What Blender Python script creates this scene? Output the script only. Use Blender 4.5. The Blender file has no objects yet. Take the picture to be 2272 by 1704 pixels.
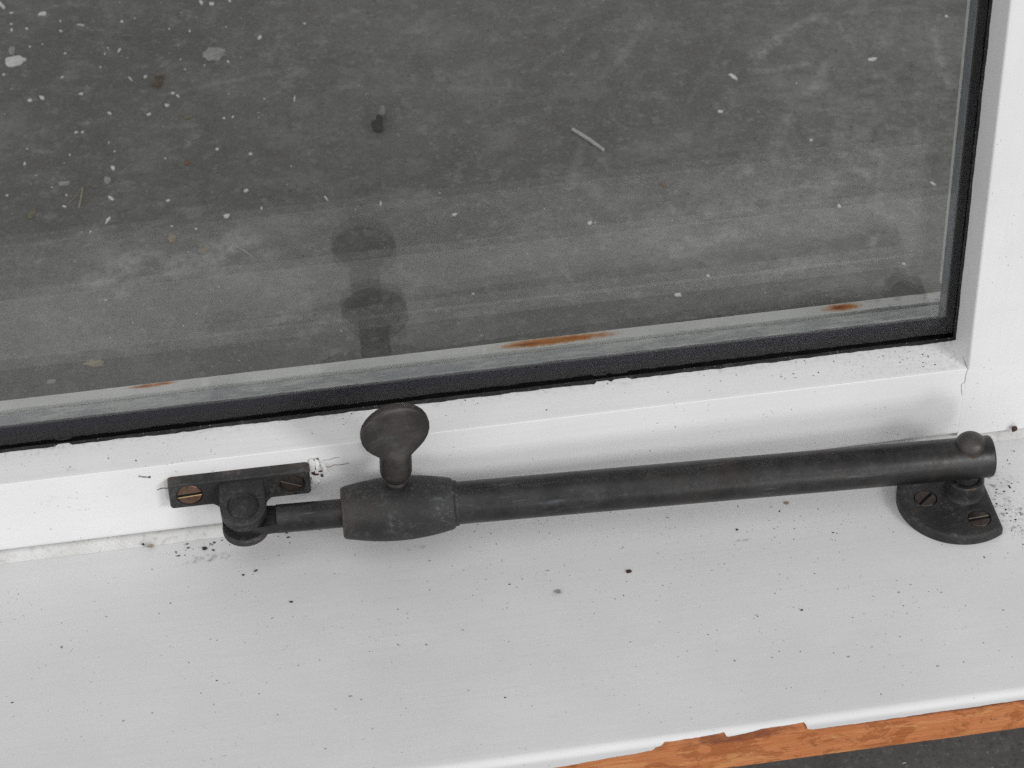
import bpy, bmesh, math, random
from mathutils import Vector, Matrix
random.seed(7)
MM = 0.001
sc = bpy.context.scene
COL = sc.collection

# ---------------------------------------------------------------- camera
cam = bpy.data.cameras.new("camera")
camo = bpy.data.objects.new("camera", cam)
COL.objects.link(camo)
CR = Vector((0.988248, -0.151442, -0.020744)); CU = Vector((0.116613, 0.659217, 0.742855)); CB = Vector((-0.098825, -0.736545, 0.669131))
m = Matrix((CR, CU, CB)).transposed().to_4x4()
m.translation = Vector((-63.344307, -479.226826, 480.874879)) * MM
camo.matrix_world = m
cam.sensor_fit = 'HORIZONTAL'
cam.sensor_width = 36.0
cam.lens = 5200.0 / 2272.0 * 36.0
cam.clip_start = 0.02
cam.clip_end = 50.0
cam.dof.use_dof = True
cam.dof.focus_distance = 0.665
cam.dof.aperture_fstop = 50.0
sc.camera = camo

# ---------------------------------------------------------------- light
world = bpy.data.worlds.new("World")
sc.world = world
world.use_nodes = True
bg = world.node_tree.nodes["Background"]
bg.inputs[0].default_value = (0.99, 0.99, 1.0, 1)
bg.inputs[1].default_value = 0.41


def area(name, direction, dist, size, energy, target=(0.0, 0.0, 0.02), color=(1, 1, 1)):
    d = Vector(direction).normalized()
    l = bpy.data.lights.new(name, 'AREA')
    l.shape = 'RECTANGLE'
    l.size, l.size_y = size
    l.energy = energy
    l.color = color
    o = bpy.data.objects.new(name, l)
    COL.objects.link(o)
    o.location = Vector(target) + d * dist
    o.rotation_euler = d.to_track_quat('Z', 'Y').to_euler()
    return o


# an opening to the front right, an added wide low fill at front left, and soft light from high in front
area("window_light", (0.57, -0.66, 0.42), 2.4, (0.6, 0.6), 25.0)
area("left_fill", (-0.75, -0.62, 0.25), 2.0, (2.2, 1.4), 9.0)  # fill added from the left to brighten the stile's reveal
area("doorway_light", (0.29, -0.95, 0.05), 2.0, (0.3, 0.7), 7.5)
area("skylight", (-0.30, -0.50, 0.82), 2.0, (2.0, 2.0), 13.0)

sc.view_settings.view_transform = 'Standard'
sc.view_settings.look = 'None'
sc.view_settings.exposure = 0.0
sc.view_settings.gamma = 1.0
sc.cycles.use_denoising = False
sc.cycles.max_bounces = 6
sc.cycles.diffuse_bounces = 3
sc.cycles.glossy_bounces = 4
sc.cycles.transparent_max_bounces = 16
sc.cycles.caustics_reflective = False
sc.cycles.caustics_refractive = False

# ---------------------------------------------------------------- helpers
def hash1(i, seed=0):
    return random.Random(i * 7919 + seed * 104729).random()


def vnoise(x, seed=0):
    i = math.floor(x)
    t = x - i
    t = t * t * (3 - 2 * t)
    return hash1(i, seed) * (1 - t) + hash1(i + 1, seed) * t


def jag(x, seed=0):
    """ragged edge in -1..1, x in mm"""
    return (vnoise(x / 9.0, seed) - .5) * .9 + (vnoise(x / 2.6, seed + 1) - .5) * .7 + (vnoise(x / .9, seed + 2) - .5) * .4


def tag(o, label=None, cat=None, group=None, kind=None):
    if label: o["label"] = label
    if cat: o["category"] = cat
    if group: o["group"] = group
    if kind: o["kind"] = kind
    return o


def empty(name, loc_mm, label, cat, group=None):
    o = bpy.data.objects.new(name, None)
    COL.objects.link(o)
    o.empty_display_size = 0.01
    o.location = Vector(loc_mm) * MM
    return tag(o, label, cat, group)


def finish(bm, name, mat, parent=None, smooth=38.0, at=None):
    """bm in mm, world coordinates -> one mesh object"""
    bmesh.ops.recalc_face_normals(bm, faces=bm.faces)
    off = Vector(at) if at else Vector((0, 0, 0))
    for v in bm.verts:
        v.co = (v.co - off) * MM
    a = math.radians(smooth)
    for f in bm.faces:
        f.smooth = True
    for e in bm.edges:
        if len(e.link_faces) == 2:
            e.smooth = e.calc_face_angle(0.0) < a
    me = bpy.data.meshes.new(name)
    bm.to_mesh(me)
    bm.free()
    me.materials.append(mat)
    o = bpy.data.objects.new(name, me)
    COL.objects.link(o)
    o.location = off * MM
    if parent:
        o.parent = parent
        base = Vector((0, 0, 0))
        p = parent
        while p:
            base += p.location
            p = p.parent
        o.location = off * MM - base
    return o


def bevel(o, w, seg=2, angle=30):
    b = o.modifiers.new("bevel", 'BEVEL')
    b.width = w * MM
    b.segments = seg
    b.limit_method = 'ANGLE'
    b.angle_limit = math.radians(angle)
    b.harden_normals = False
    return o


def add_box(bm, x0, x1, y0, y1, z0, z1, fn=None):
    vs = [bm.verts.new((x, y, z)) for x in (x0, x1) for y in (y0, y1) for z in (z0, z1)]
    if fn:
        for v in vs: v.co = fn(v.co)
    for f in ((0, 1, 3, 2), (4, 6, 7, 5), (0, 4, 5, 1), (2, 3, 7, 6), (0, 2, 6, 4), (1, 5, 7, 3)):
        bm.faces.new([vs[i] for i in f])


def add_lathe(bm, prof, M, seg=48):
    """prof: (r, h) pairs; revolved about local z of matrix M"""
    rings = []
    for r, h in prof:
        if r < 1e-6:
            rings.append([bm.verts.new(M @ Vector((0, 0, h)))])
        else:
            rings.append([bm.verts.new(M @ Vector((r * math.cos(2 * math.pi * k / seg), r * math.sin(2 * math.pi * k / seg), h))) for k in range(seg)])
    for a, b in zip(rings, rings[1:]):
        for k in range(seg):
            q = [a[k % len(a)], a[(k + 1) % len(a)], b[(k + 1) % len(b)], b[k % len(b)]]
            u = []
            for v in q:
                if v not in u: u.append(v)
            if len(u) >= 3:
                bm.faces.new(u)
    for r in (rings[0], rings[-1]):
        if len(r) > 2:
            bm.faces.new(r)


def add_prism(bm, pts, M, h0, h1):
    """polygon pts (2D, local xy) extruded local z h0..h1"""
    a = [bm.verts.new(M @ Vector((x, y, h0))) for x, y in pts]
    b = [bm.verts.new(M @ Vector((x, y, h1))) for x, y in pts]
    n = len(pts)
    for k in range(n):
        bm.faces.new([a[k], a[(k + 1) % n], b[(k + 1) % n], b[k]])
    bm.faces.new(list(reversed(a)))
    bm.faces.new(b)


def inset(pts, d):
    n = len(pts)
    out = []
    ar = sum(pts[i][0] * pts[(i + 1) % n][1] - pts[(i + 1) % n][0] * pts[i][1] for i in range(n))
    s = 1 if ar > 0 else -1
    for i in range(n):
        p0, p1, p2 = Vector(pts[i - 1]), Vector(pts[i]), Vector(pts[(i + 1) % n])
        a = (p1 - p0).normalized()
        b = (p2 - p1).normalized()
        na = Vector((-a.y, a.x)) * s
        nb = Vector((-b.y, b.x)) * s
        nn = (na + nb)
        nn = nn / max(nn.length_squared, .3) * 2
        out.append((p1.x + nn.x * d, p1.y + nn.y * d))
    return out


def add_plate(bm, pts, M, t, round_, holes=(), depth=1.5):
    """flat plate, outline pts, rounded upper rim, countersunk holes (cx, cy, r)"""
    rings = []
    steps = [(0, 0)] + [(round_ * (1 - math.cos(a)), t - round_ + round_ * math.sin(a)) for a in [i * math.pi / 8 for i in range(5)]]
    for d, h in steps:
        pp = inset(pts, d) if d > 1e-6 else pts
        rings.append([bm.verts.new(M @ Vector((x, y, h))) for x, y in pp])
    n = len(pts)
    for a, b in zip(rings, rings[1:]):
        for k in range(n):
            bm.faces.new([a[k], a[(k + 1) % n], b[(k + 1) % n], b[k]])
    bm.faces.new(rings[0])
    edges = [bm.edges.get((rings[-1][k], rings[-1][(k + 1) % n])) for k in range(n)]
    for cx, cy, r in holes:
        seg = 32
        top = [bm.verts.new(M @ Vector((cx + r * math.cos(2 * math.pi * k / seg), cy + r * math.sin(2 * math.pi * k / seg), t))) for k in range(seg)]
        low = [bm.verts.new(M @ Vector((cx + (r - .55) * math.cos(2 * math.pi * k / seg), cy + (r - .55) * math.sin(2 * math.pi * k / seg), t - depth))) for k in range(seg)]
        for k in range(seg):
            edges.append(bm.edges.new((top[k], top[(k + 1) % seg])))
        for k in range(seg):
            bm.faces.new([top[k], top[(k + 1) % seg], low[(k + 1) % seg], low[k]])
        bm.faces.new(low)
    bmesh.ops.triangle_fill(bm, use_beauty=True, use_dissolve=False, edges=edges, normal=M.to_3x3() @ Vector((0, 0, 1)))


def frame(origin, z, xdir):
    z = Vector(z).normalized()
    x = Vector(xdir)
    x = (x - z * x.dot(z)).normalized()
    y = z.cross(x)
    M = Matrix((x, y, z)).transposed().to_4x4()
    M.translation = Vector(origin)
    return M


def arc(cx, cy, r, a0, a1, n):
    return [(cx + r * math.cos(math.radians(a0 + (a1 - a0) * k / n)), cy + r * math.sin(math.radians(a0 + (a1 - a0) * k / n))) for k in range(n + 1)]


def round_rect(x0, x1, y0, y1, r, n=5):
    return arc(x1 - r, y1 - r, r, 0, 90, n) + arc(x0 + r, y1 - r, r, 90, 180, n) + arc(x0 + r, y0 + r, r, 180, 270, n) + arc(x1 - r, y0 + r, r, 270, 360, n)


# ---------------------------------------------------------------- materials
class NT:
    def __init__(self, name):
        self.m = bpy.data.materials.new(name)
        self.m.use_nodes = True
        self.t = self.m.node_tree
        self.n = self.t.nodes
        self.b = self.n["Principled BSDF"]
        self.co = self.n.new('ShaderNodeTexCoord').outputs['Object']
        self.cache = {}

    def link(self, a, b):
        self.t.links.new(a, b)

    def map(self, scale=(1, 1, 1), loc=(0, 0, 0), rot=(0, 0, 0), kind='POINT', src=None):
        n = self.n.new('ShaderNodeMapping')
        n.vector_type = kind
        n.inputs['Scale'].default_value = scale
        n.inputs['Location'].default_value = loc
        n.inputs['Rotation'].default_value = rot
        self.link(src or self.co, n.inputs['Vector'])
        return n.outputs[0]

    def noise(self, scale, detail=4, rough=.55, vec=None, dist=0.0):
        key = (scale, detail, rough, dist)
        if vec is None and key in self.cache:
            return self.cache[key]
        v = self.noise_(scale, detail, rough, vec, dist)
        if vec is None:
            self.cache[key] = v
        return v

    def noise_(self, scale, detail, rough, vec, dist):
        n = self.n.new('ShaderNodeTexNoise')
        n.inputs['Scale'].default_value = scale
        n.inputs['Detail'].default_value = detail
        n.inputs['Roughness'].default_value = rough
        n.inputs['Distortion'].default_value = dist
        self.link(vec or self.co, n.inputs['Vector'])
        return n.outputs['Fac']

    def voronoi(self, scale, vec=None, rnd=1.0):
        n = self.n.new('ShaderNodeTexVoronoi')
        n.inputs['Scale'].default_value = scale
        n.inputs['Randomness'].default_value = rnd
        self.link(vec or self.co, n.inputs['Vector'])
        return n.outputs['Distance'], n.outputs['Color']

    def ramp(self, v, a, b, lo=0.0, hi=1.0, smooth=True):
        n = self.n.new('ShaderNodeMapRange')
        n.interpolation_type = 'SMOOTHSTEP' if smooth else 'LINEAR'
        n.inputs['From Min'].default_value = a
        n.inputs['From Max'].default_value = b
        n.inputs['To Min'].default_value = lo
        n.inputs['To Max'].default_value = hi
        self.link(v, n.inputs['Value'])
        return n.outputs[0]

    def math(self, op, a, b=0.0, clamp=False):
        n = self.n.new('ShaderNodeMath')
        n.operation = op
        n.use_clamp = clamp
        for i, v in enumerate((a, b)):
            if isinstance(v, (int, float)):
                n.inputs[i].default_value = v
            else:
                self.link(v, n.inputs[i])
        return n.outputs[0]

    def mix(self, fac, a, b):
        n = self.n.new('ShaderNodeMix')
        n.data_type = 'RGBA'
        for i, v in ((0, fac), (6, a), (7, b)):
            if isinstance(v, (int, float)):
                n.inputs[i].default_value = v
            elif isinstance(v, tuple):
                n.inputs[i].default_value = v + (1,) if len(v) == 3 else v
            else:
                self.link(v, n.inputs[i])
        return n.outputs[2]

    def axis(self, i):
        n = self.n.new('ShaderNodeSeparateXYZ')
        self.link(self.co, n.inputs[0])
        return n.outputs[i]

    def blob(self, cx, cy, rx, ry, ang=0.0, wob=.35, wscale=400, soft=.55):
        """soft patch, mm in the object's xy plane"""
        v = self.map(scale=(rx * MM, ry * MM, 1), loc=(cx * MM, cy * MM, 0), rot=(0, 0, ang), kind='TEXTURE')
        n = self.n.new('ShaderNodeVectorMath')
        n.operation = 'MULTIPLY'
        n.inputs[1].default_value = (1, 1, 0)
        self.link(v, n.inputs[0])
        l = self.n.new('ShaderNodeVectorMath')
        l.operation = 'LENGTH'
        self.link(n.outputs[0], l.inputs[0])
        d = l.outputs['Value']
        w = self.math('MULTIPLY', self.math('SUBTRACT', self.noise(wscale, 3, .6), .5), wob * 2)
        return self.ramp(self.math('ADD', d, w), 1.0, 1.0 - soft)

    def stroke(self, x0, y0, x1, y1, w, **k):
        return self.blob((x0 + x1) / 2, (y0 + y1) / 2, math.hypot(x1 - x0, y1 - y0) / 2, w, math.atan2(y1 - y0, x1 - x0), **k)

    def bump(self, h, strength, dist=.0005, normal=None):
        n = self.n.new('ShaderNodeBump')
        n.inputs['Strength'].default_value = strength
        n.inputs['Distance'].default_value = dist
        self.link(h, n.inputs['Height'])
        if normal is not None:
            self.link(normal, n.inputs['Normal'])
        return n.outputs[0]

    def out(self, color=None, rough=None, metal=None, normal=None, spec=None):
        for v, k in ((color, 'Base Color'), (rough, 'Roughness'), (metal, 'Metallic'), (normal, 'Normal'), (spec, 'Specular IOR Level')):
            if v is None: continue
            if isinstance(v, (int, float)):
                self.b.inputs[k].default_value = v
            elif isinstance(v, tuple):
                self.b.inputs[k].default_value = v + (1,)
            else:
                self.link(v, self.b.inputs[k])
        return self.m


def mat_paint(name, base, dirt, streak_axis=0, rough=.5, dirt_amt=.5):
    t = NT(name)
    s = (26, 620, 620) if streak_axis == 0 else (620, 620, 26)
    brush = t.noise(1.0, 4, .6, t.map(scale=s), .8)
    tone = t.noise(28, 3, .5)
    c = t.mix(t.ramp(tone, .35, .7), base, tuple(q * .965 for q in base))
    c = t.mix(t.ramp(brush, .42, .72, 0, .4), c, tuple(q * .93 for q in base))
    film = t.noise(9, 6, .65, t.map(scale=(1, 1.6, 1.6), loc=(.2, .5, .1)))
    c = t.mix(t.ramp(film, .48, .68, 0, .55), c, (base[0] * .88, base[1] * .88, base[2] * .865))
    # smudgy dirt, in patches
    d1 = t.math('MULTIPLY', t.ramp(t.noise(160, 6, .7), .58, .78), t.ramp(t.noise(22, 2, .5), .5, .72))
    c = t.mix(t.math('MULTIPLY', d1, dirt_amt), c, dirt)
    # pin-prick dirt
    dist, col = t.voronoi(520)
    pin = t.math('MULTIPLY', t.ramp(dist, .16, .05), t.ramp(t.noise(60, 2, .5), .5, .62))
    c = t.mix(t.math('MULTIPLY', pin, .55), c, (.12, .115, .11))
    nrm = t.bump(brush, .16, .0002)
    nrm = t.bump(t.noise(45, 3, .5), .25, .0008, nrm)
    nrm = t.bump(t.noise(700, 3, .6), .05, .0002, nrm)
    return t, c, nrm, rough


def M_rail():
    t, c, nrm, r = mat_paint("white_gloss_paint", (.755, .755, .76), (.42, .41, .39), 0)
    # grime swept into the corner of the ledge and along the glass
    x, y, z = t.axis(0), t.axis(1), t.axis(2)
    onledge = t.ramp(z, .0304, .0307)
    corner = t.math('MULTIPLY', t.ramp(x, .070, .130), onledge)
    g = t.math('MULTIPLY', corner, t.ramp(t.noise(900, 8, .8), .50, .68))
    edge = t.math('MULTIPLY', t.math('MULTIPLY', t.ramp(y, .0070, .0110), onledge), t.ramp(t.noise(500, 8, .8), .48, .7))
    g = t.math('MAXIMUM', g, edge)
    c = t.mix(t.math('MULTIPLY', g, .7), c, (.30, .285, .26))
    # cracked paint right of the bracket, bare brown wood showing
    return t.out(c, r, 0, nrm)


def M_stile():
    t, c, nrm, r = mat_paint("white_stile_paint", (.755, .755, .76), (.42, .41, .39), 2, dirt_amt=.35)
    return t.out(c, r, 0, nrm)


def M_sill():
    t, c, nrm, r = mat_paint("white_sill_paint", (.66, .66, .665), (.36, .355, .34), 0, rough=.5, dirt_amt=.35)
    g = t.math('MULTIPLY', t.blob(139, -26, 11, 26, .25, wob=.9, wscale=110, soft=.9), t.ramp(t.noise(520, 6, .75), .5, .64))
    c = t.mix(t.math('MULTIPLY', g, .85), c, (.13, .125, .115))
    for bx, by, rx, ry in ((-88, -8, 9, 2.2), (-30, -14, 3, 1.2), (7, -38, 2.2, 1.6), (62, -27, 3, .8)):
        g = t.math('MULTIPLY', t.blob(bx, by, rx, ry, .1, wob=.8, wscale=350), t.ramp(t.noise(600, 5, .7), .42, .62))
        c = t.mix(t.math('MULTIPLY', g, .6), c, (.22, .215, .21))
    return t.out(c, r, 0, nrm)


def M_wood():
    t = NT("bare_hardwood")
    grain = t.noise(1.0, 6, .65, t.map(scale=(22, 420, 420)), .6)
    fine = t.noise(1.0, 4, .7, t.map(scale=(90, 2600, 2600)))
    c = t.mix(t.ramp(grain, .3, .72), (.56, .205, .072), (.45, .140, .040))
    c = t.mix(t.ramp(fine, .42, .72, 0, .55), c, (.58, .27, .125))
    patch = t.ramp(t.noise(1.0, 6, .7, t.map(scale=(70, 70, 110)), 1.5), .50, .56)
    c = t.mix(t.math('MULTIPLY', patch, .6), c, (.31, .092, .022))
    pale = t.ramp(t.noise(1.0, 6, .7, t.map(scale=(55, 55, 260), loc=(.3, 0, 0)), .8), .55, .60)
    c = t.mix(t.math('MULTIPLY', pale, .7), c, (.60, .28, .105))
    # shadow line below the coat, painted dark red into the wood
    z = t.axis(2)
    zz = t.math('ADD', z, t.math('MULTIPLY', t.math('SUBTRACT', t.noise(90, 5, .7), .5), .003))
    c = t.mix(t.math('MULTIPLY', t.math('MULTIPLY', t.ramp(zz, -.0052, -.0040), t.ramp(t.noise(35, 4, .6), .40, .55)), .8), c, (.17, .045, .022))
    spots = t.ramp(t.noise(1.0, 7, .8, t.map(scale=(110, 110, 240), loc=(0, 0, .17))), .62, .67)
    c = t.mix(t.math('MULTIPLY', spots, .8), c, (.11, .05, .022))
    flecks = t.ramp(t.noise(1.0, 5, .75, t.map(scale=(420, 420, 420), loc=(.6, .2, 0))), .70, .73)
    c = t.mix(flecks, c, (.70, .58, .44))
    nrm = t.bump(t.math('ADD', grain, fine), .55, .0005)
    nrm = t.bump(patch, .35, .0004, nrm)
    return t.out(c, t.ramp(patch, 0, 1, .72, .42), 0, nrm)


def M_bronze(name, base=(.030, .030, .031), pit=1.0, green=.5, rough=.46, sheen=.34, wear=0.0):
    t = NT(name)
    n1 = t.noise(90, 5, .65)
    n2 = t.noise(560, 8, .82)
    n3 = t.noise(2600, 3, .6)
    n4 = t.noise(55, 3, .6, t.map(loc=(.4, .2, .1)))
    c = t.mix(t.ramp(n1, .35, .68), tuple(q * .75 for q in base), tuple(q * 1.5 for q in base))
    c = t.mix(t.math('MULTIPLY', t.math('MULTIPLY', t.ramp(n2, .51, .62), t.ramp(n1, .38, .6)), .75 * pit), c, (.082, .083, .083))
    gm = t.math('MULTIPLY', t.ramp(n2, .56, .68), t.ramp(n4, .52, .64))
    c = t.mix(t.math('MULTIPLY', gm, green), c, (.075, .135, .145))
    brown = t.ramp(t.noise(70, 4, .6, t.map(loc=(.9, .3, .5))), .50, .70)
    c = t.mix(t.math('MULTIPLY', brown, .45), c, (.050, .040, .033))
    if wear:
        geo = t.n.new('ShaderNodeNewGeometry')
        worn = t.math('MULTIPLY', t.ramp(geo.outputs['Pointiness'], .535, .58), t.ramp(n1, .47, .56))
        c = t.mix(t.math('MULTIPLY', worn, wear), c, (.20, .115, .075))
    scr = t.noise(1.0, 5, .7, t.map(scale=(70, 900, 900), rot=(0, 0, .06)))
    c = t.mix(t.ramp(scr, .60, .70, 0, .5), c, (.105, .105, .108))
    smear = t.noise(1.0, 4, .6, t.map(scale=(45, 160, 160), loc=(.12, .3, .2)))
    c = t.mix(t.ramp(smear, .62, .70, 0, .45), c, (.085, .092, .105))
    dust = t.ramp(n3, .68, .74)
    c = t.mix(t.math('MULTIPLY', dust, .4 * pit), c, (.26, .26, .26))
    nrm = t.bump(n2, .6 * pit, .00035)
    nrm = t.bump(n3, .14 * pit, .00008, nrm)
    return t.out(c, t.ramp(n2, .3, .75, rough - .06, rough + .2), sheen, nrm)


def M_screw(name, base, edge, amt):
    t = NT(name)
    n = t.noise(420, 5, .65)
    c = t.mix(t.ramp(n, .4, .66), base, tuple(q * .55 for q in base))
    geo = t.n.new('ShaderNodeNewGeometry')
    w = t.math('MULTIPLY', t.ramp(geo.outputs['Pointiness'], .57, .68), amt)
    c = t.mix(w, c, edge)
    return t.out(c, .42, .75, t.bump(t.noise(900, 4, .6), .3, .0002))


SCUFFS_PALE = ((156, 339, 174, 355, 4.2, .55), (172, 354, 190, 365, 3.2, .42), (188, 364, 232, 363, 2.6, .32), (197, 358, 199, 336, 1.5, .4),
          (203, 362, 206, 348, 1.2, .3), (172, 307, 185, 328, 3.2, .35), (147, 271, 160, 294, 3.4, .34), (96, 343, 114, 374, 2.4, .3),
          (153, 327, 176, 329, 2.6, .34), (132, 302, 140, 296, 1.3, .5), (105, 235, 160, 243, 7, .22), (150, 245, 178, 250, 6, .34),
          (205, 262, 216, 300, 1.6, .3), (230, 300, 236, 345, 2.0, .28), (50, 212, 54, 201, 1.6, .35), (84, 232, 98, 240, 5, .25),
          (96, 214, 116, 222, 6, .3), (60, 345, 90, 372, 2.0, .22), (-98, 356, -40, 366, 1.6, .3), (-45, 357, -38, 362, 4, .4),
          (-128, 236, -112, 247, 7, .5), (-95, 238, -70, 252, 9, .5), (-82, 232, -60, 240, 5, .3), (-152, 262, -120, 268, 2, .25),
          (-165, 432, -120, 436, 2.2, .22), (20, 340, 60, 330, 2, .18), (120, 310, 150, 360, 1.2, .22), (170, 200, 190, 260, 2.0, .2),
          (-60, 262, -30, 255, 3, .2), (-110, 262, -100, 240, 3, .25), (10, 190, 40, 196, 5, .2), (120, 190, 150, 200, 6, .25), (60, 255, 75, 300, 3, .2),
          (150, 240, 230, 330, 75, .16), (60, 230, 200, 220, 45, .12), (-140, 235, -60, 240, 30, .10))  # last three are broad patches that make the floor paler
STAINS = ((-130, 409, -110, 402, 1.1, .7), (62, 308, 68, 288, 3.0, .5), (84, 362, 90, 376, 1.8, .5), (-60, 222, -70, 216, 3.0, .5), (-25, 368, -14, 362, 1.6, .6), (-45, 340, -47, 318, 1.0, .55))


def M_floor():
    t = NT("worn_concrete")
    big = t.noise(5.5, 4, .6)
    mid = t.noise(34, 8, .72, dist=.4)
    fine = t.noise(650, 4, .7)
    blot = t.noise(130, 6, .75, t.map(loc=(.7, .1, 0)))
    c = t.mix(t.ramp(big, .3, .7), (.104, .103, .097), (.136, .134, .129))
    c = t.mix(t.ramp(mid, .46, .66, 0, .8), c, (.178, .176, .171))
    c = t.mix(t.ramp(mid, .48, .30, 0, .6), c, (.088, .087, .082))
    c = t.mix(t.ramp(blot, .54, .66, 0, .6), c, (.105, .099, .078))
    c = t.mix(t.ramp(blot, .46, .34, 0, .75), c, (.20, .199, .193))
    pale = t.noise(75, 7, .78, t.map(loc=(.15, .4, 0)))
    c = t.mix(t.ramp(pale, .56, .66, 0, .55), c, (.25, .248, .241))
    c = t.mix(t.ramp(fine, .55, .72, 0, .7), c, (.27, .27, .265))
    c = t.mix(t.ramp(fine, .45, .30, 0, .7), c, (.05, .049, .046))
    rag = t.ramp(t.noise(150, 7, .8), .34, .70)
    at = t.n.new('ShaderNodeAttribute')
    at.attribute_name = "scuff_pale"
    c = t.mix(t.math('MULTIPLY', at.outputs['Fac'], rag), c, (.50, .50, .49))
    at2 = t.n.new('ShaderNodeAttribute')
    at2.attribute_name = "stain"
    c = t.mix(t.math('MULTIPLY', at2.outputs['Fac'], rag), c, (.045, .036, .026))
    nrm = t.bump(t.math('ADD', mid, fine), .2, .0006)
    return t.out(c, .78, 0, nrm, .3)


def M_glass():
    """clear float glass: Fresnel share of mirror reflection, the rest straight through"""
    t = NT("window_glass")
    n = t.n
    n.remove(t.b)
    geo = n.new('ShaderNodeNewGeometry')
    dot = n.new('ShaderNodeVectorMath')
    dot.operation = 'DOT_PRODUCT'
    t.link(geo.outputs['Normal'], dot.inputs[0])
    t.link(geo.outputs['Incoming'], dot.inputs[1])
    c = t.math('ABSOLUTE', dot.outputs['Value'])
    f = t.math('ADD', t.math('MULTIPLY', t.math('POWER', t.math('SUBTRACT', 1.0, c, True), 5.0), .957), .043)
    tr = n.new('ShaderNodeBsdfTransparent')
    tr.inputs[0].default_value = (.978, .980, .977, 1)
    gl = n.new('ShaderNodeBsdfGlossy')
    gl.inputs['Roughness'].default_value = 0.0
    gl.inputs['Color'].default_value = (1, 1, 1, 1)
    mx = n.new('ShaderNodeMixShader')
    t.link(f, mx.inputs[0])
    t.link(tr.outputs[0], mx.inputs[1])
    t.link(gl.outputs[0], mx.inputs[2])
    t.link(mx.outputs[0], n['Material Output'].inputs['Surface'])
    return t.m


def M_black(name, col, rough, dusty=.0, bump=.2):
    t = NT(name)
    c = t.mix(t.ramp(t.noise(220, 5, .65), .35, .7), col, tuple(q * 1.7 for q in col))
    if dusty:
        c = t.mix(t.math('MULTIPLY', t.ramp(t.noise(1500, 3, .65), .64, .72), dusty), c, (.55, .55, .54))
        c = t.mix(t.math('MULTIPLY', t.ramp(t.noise(300, 5, .7), .55, .7), dusty * .5), c, (.10, .095, .085))
    return t.out(c, rough, 0, t.bump(t.noise(800, 4, .6), bump, .0003))


def M_bead():
    t = NT("weathered_outer_paint")
    c = t.mix(t.ramp(t.noise(60, 4, .6), .35, .7), (.76, .77, .755), (.83, .835, .82))
    pin = t.ramp(t.noise(1300, 3, .6), .70, .75)
    c = t.mix(t.math('MULTIPLY', pin, .6), c, (.14, .14, .12))
    g = t.math('MULTIPLY', t.ramp(t.axis(0), .09, .135), t.ramp(t.noise(300, 6, .7), .5, .65))
    c = t.mix(t.math('MULTIPLY', g, .4), c, (.2, .2, .18))
    for cx, cy, rx, ry, k in ((21, 40.2, 20, 2.4, 1.0), (13, 39.8, 12, 2.1, .9), (107, 39.9, 7.0, 2.3, 1.0), (-101.0, 41.0, 7.0, 1.1, .9), (-96, 41.3, 4.5, .9, .7)):
        halo = t.blob(cx, cy, rx * 1.25, ry * 1.25, .0, wob=.22, wscale=260, soft=.9)
        c = t.mix(t.math('MULTIPLY', halo, .9 * k), c, (.62, .36, .07))
        core = t.blob(cx, cy, rx, ry, .0, wob=.5, wscale=520, soft=.75)
        c = t.mix(t.math('MULTIPLY', core, k), c, (.58, .17, .018))
        dark = t.blob(cx - rx * .15, cy, rx * .5, ry * .55, .0, wob=.45, wscale=420, soft=.8)
        c = t.mix(t.math('MULTIPLY', dark, .8 * k), c, (.20, .055, .012))
    return t.out(c, .6, 0, t.bump(t.noise(500, 5, .65), .25, .0004))


def M_putty():
    t = NT("old_putty")
    c = t.mix(t.ramp(t.noise(1.0, 5, .65, t.map(scale=(90, 260, 260))), .42, .62), (.40, .42, .43), (.60, .61, .59))
    c = t.mix(t.ramp(t.noise(1.0, 6, .7, t.map(scale=(220, 500, 500), loc=(.2, 0, 0))), .62, .68), c, (.62, .63, .60))
    c = t.mix(t.math('MULTIPLY', t.ramp(t.noise(500, 5, .7), .6, .72), .5), c, (.10, .105, .10))
    return t.out(c, .65, 0, t.bump(t.noise(420, 6, .7), .6, .0006))


def M_flat(name, col, var=.25, rough=.75, scale=400, bump=.3):
    t = NT(name)
    c = t.mix(t.ramp(t.noise(scale, 4, .6), .35, .68), col, tuple(q * (1 - var) for q in col))
    return t.out(c, rough, 0, t.bump(t.noise(scale * 2, 4, .6), bump, .0003))


def M_strip():
    t = NT("painted_seal_strip")
    w = t.n.new('ShaderNodeTexWave')
    w.inputs['Scale'].default_value = 330
    w.inputs['Distortion'].default_value = 1.2
    w.bands_direction = 'DIAGONAL'
    t.link(t.co, w.inputs['Vector'])
    w2 = t.n.new('ShaderNodeTexWave')
    w2.inputs['Scale'].default_value = 330
    w2.inputs['Distortion'].default_value = 1.0
    w2.bands_direction = 'X'
    t.link(t.map(rot=(0, -.8, 0)), w2.inputs['Vector'])
    weave = t.math('MULTIPLY', w.outputs['Fac'], w2.outputs['Fac'])
    show = t.math('MULTIPLY', t.ramp(t.axis(0), -.150, -.138), t.ramp(t.axis(0), -.104, -.112))
    pit = t.math('MULTIPLY', t.ramp(weave, .35, .6), show)
    c = t.mix(t.ramp(t.noise(90, 5, .6), .35, .7), (.60, .60, .595), (.50, .495, .48))
    pit = t.math('MULTIPLY', pit, t.ramp(t.noise(120, 4, .6), .42, .62))
    c = t.mix(t.math('MULTIPLY', pit, .3), c, (.33, .33, .32))
    d = t.math('MULTIPLY', t.ramp(t.noise(380, 6, .72), .50, .66), t.ramp(t.noise(25, 3, .5), .38, .6))
    c = t.mix(t.math('MULTIPLY', d, .5), c, (.26, .25, .235))
    return t.out(c, .6, 0, t.bump(t.math('ADD', t.math('MULTIPLY', weave, show), t.noise(500, 5, .65)), .18, .0003))


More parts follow.
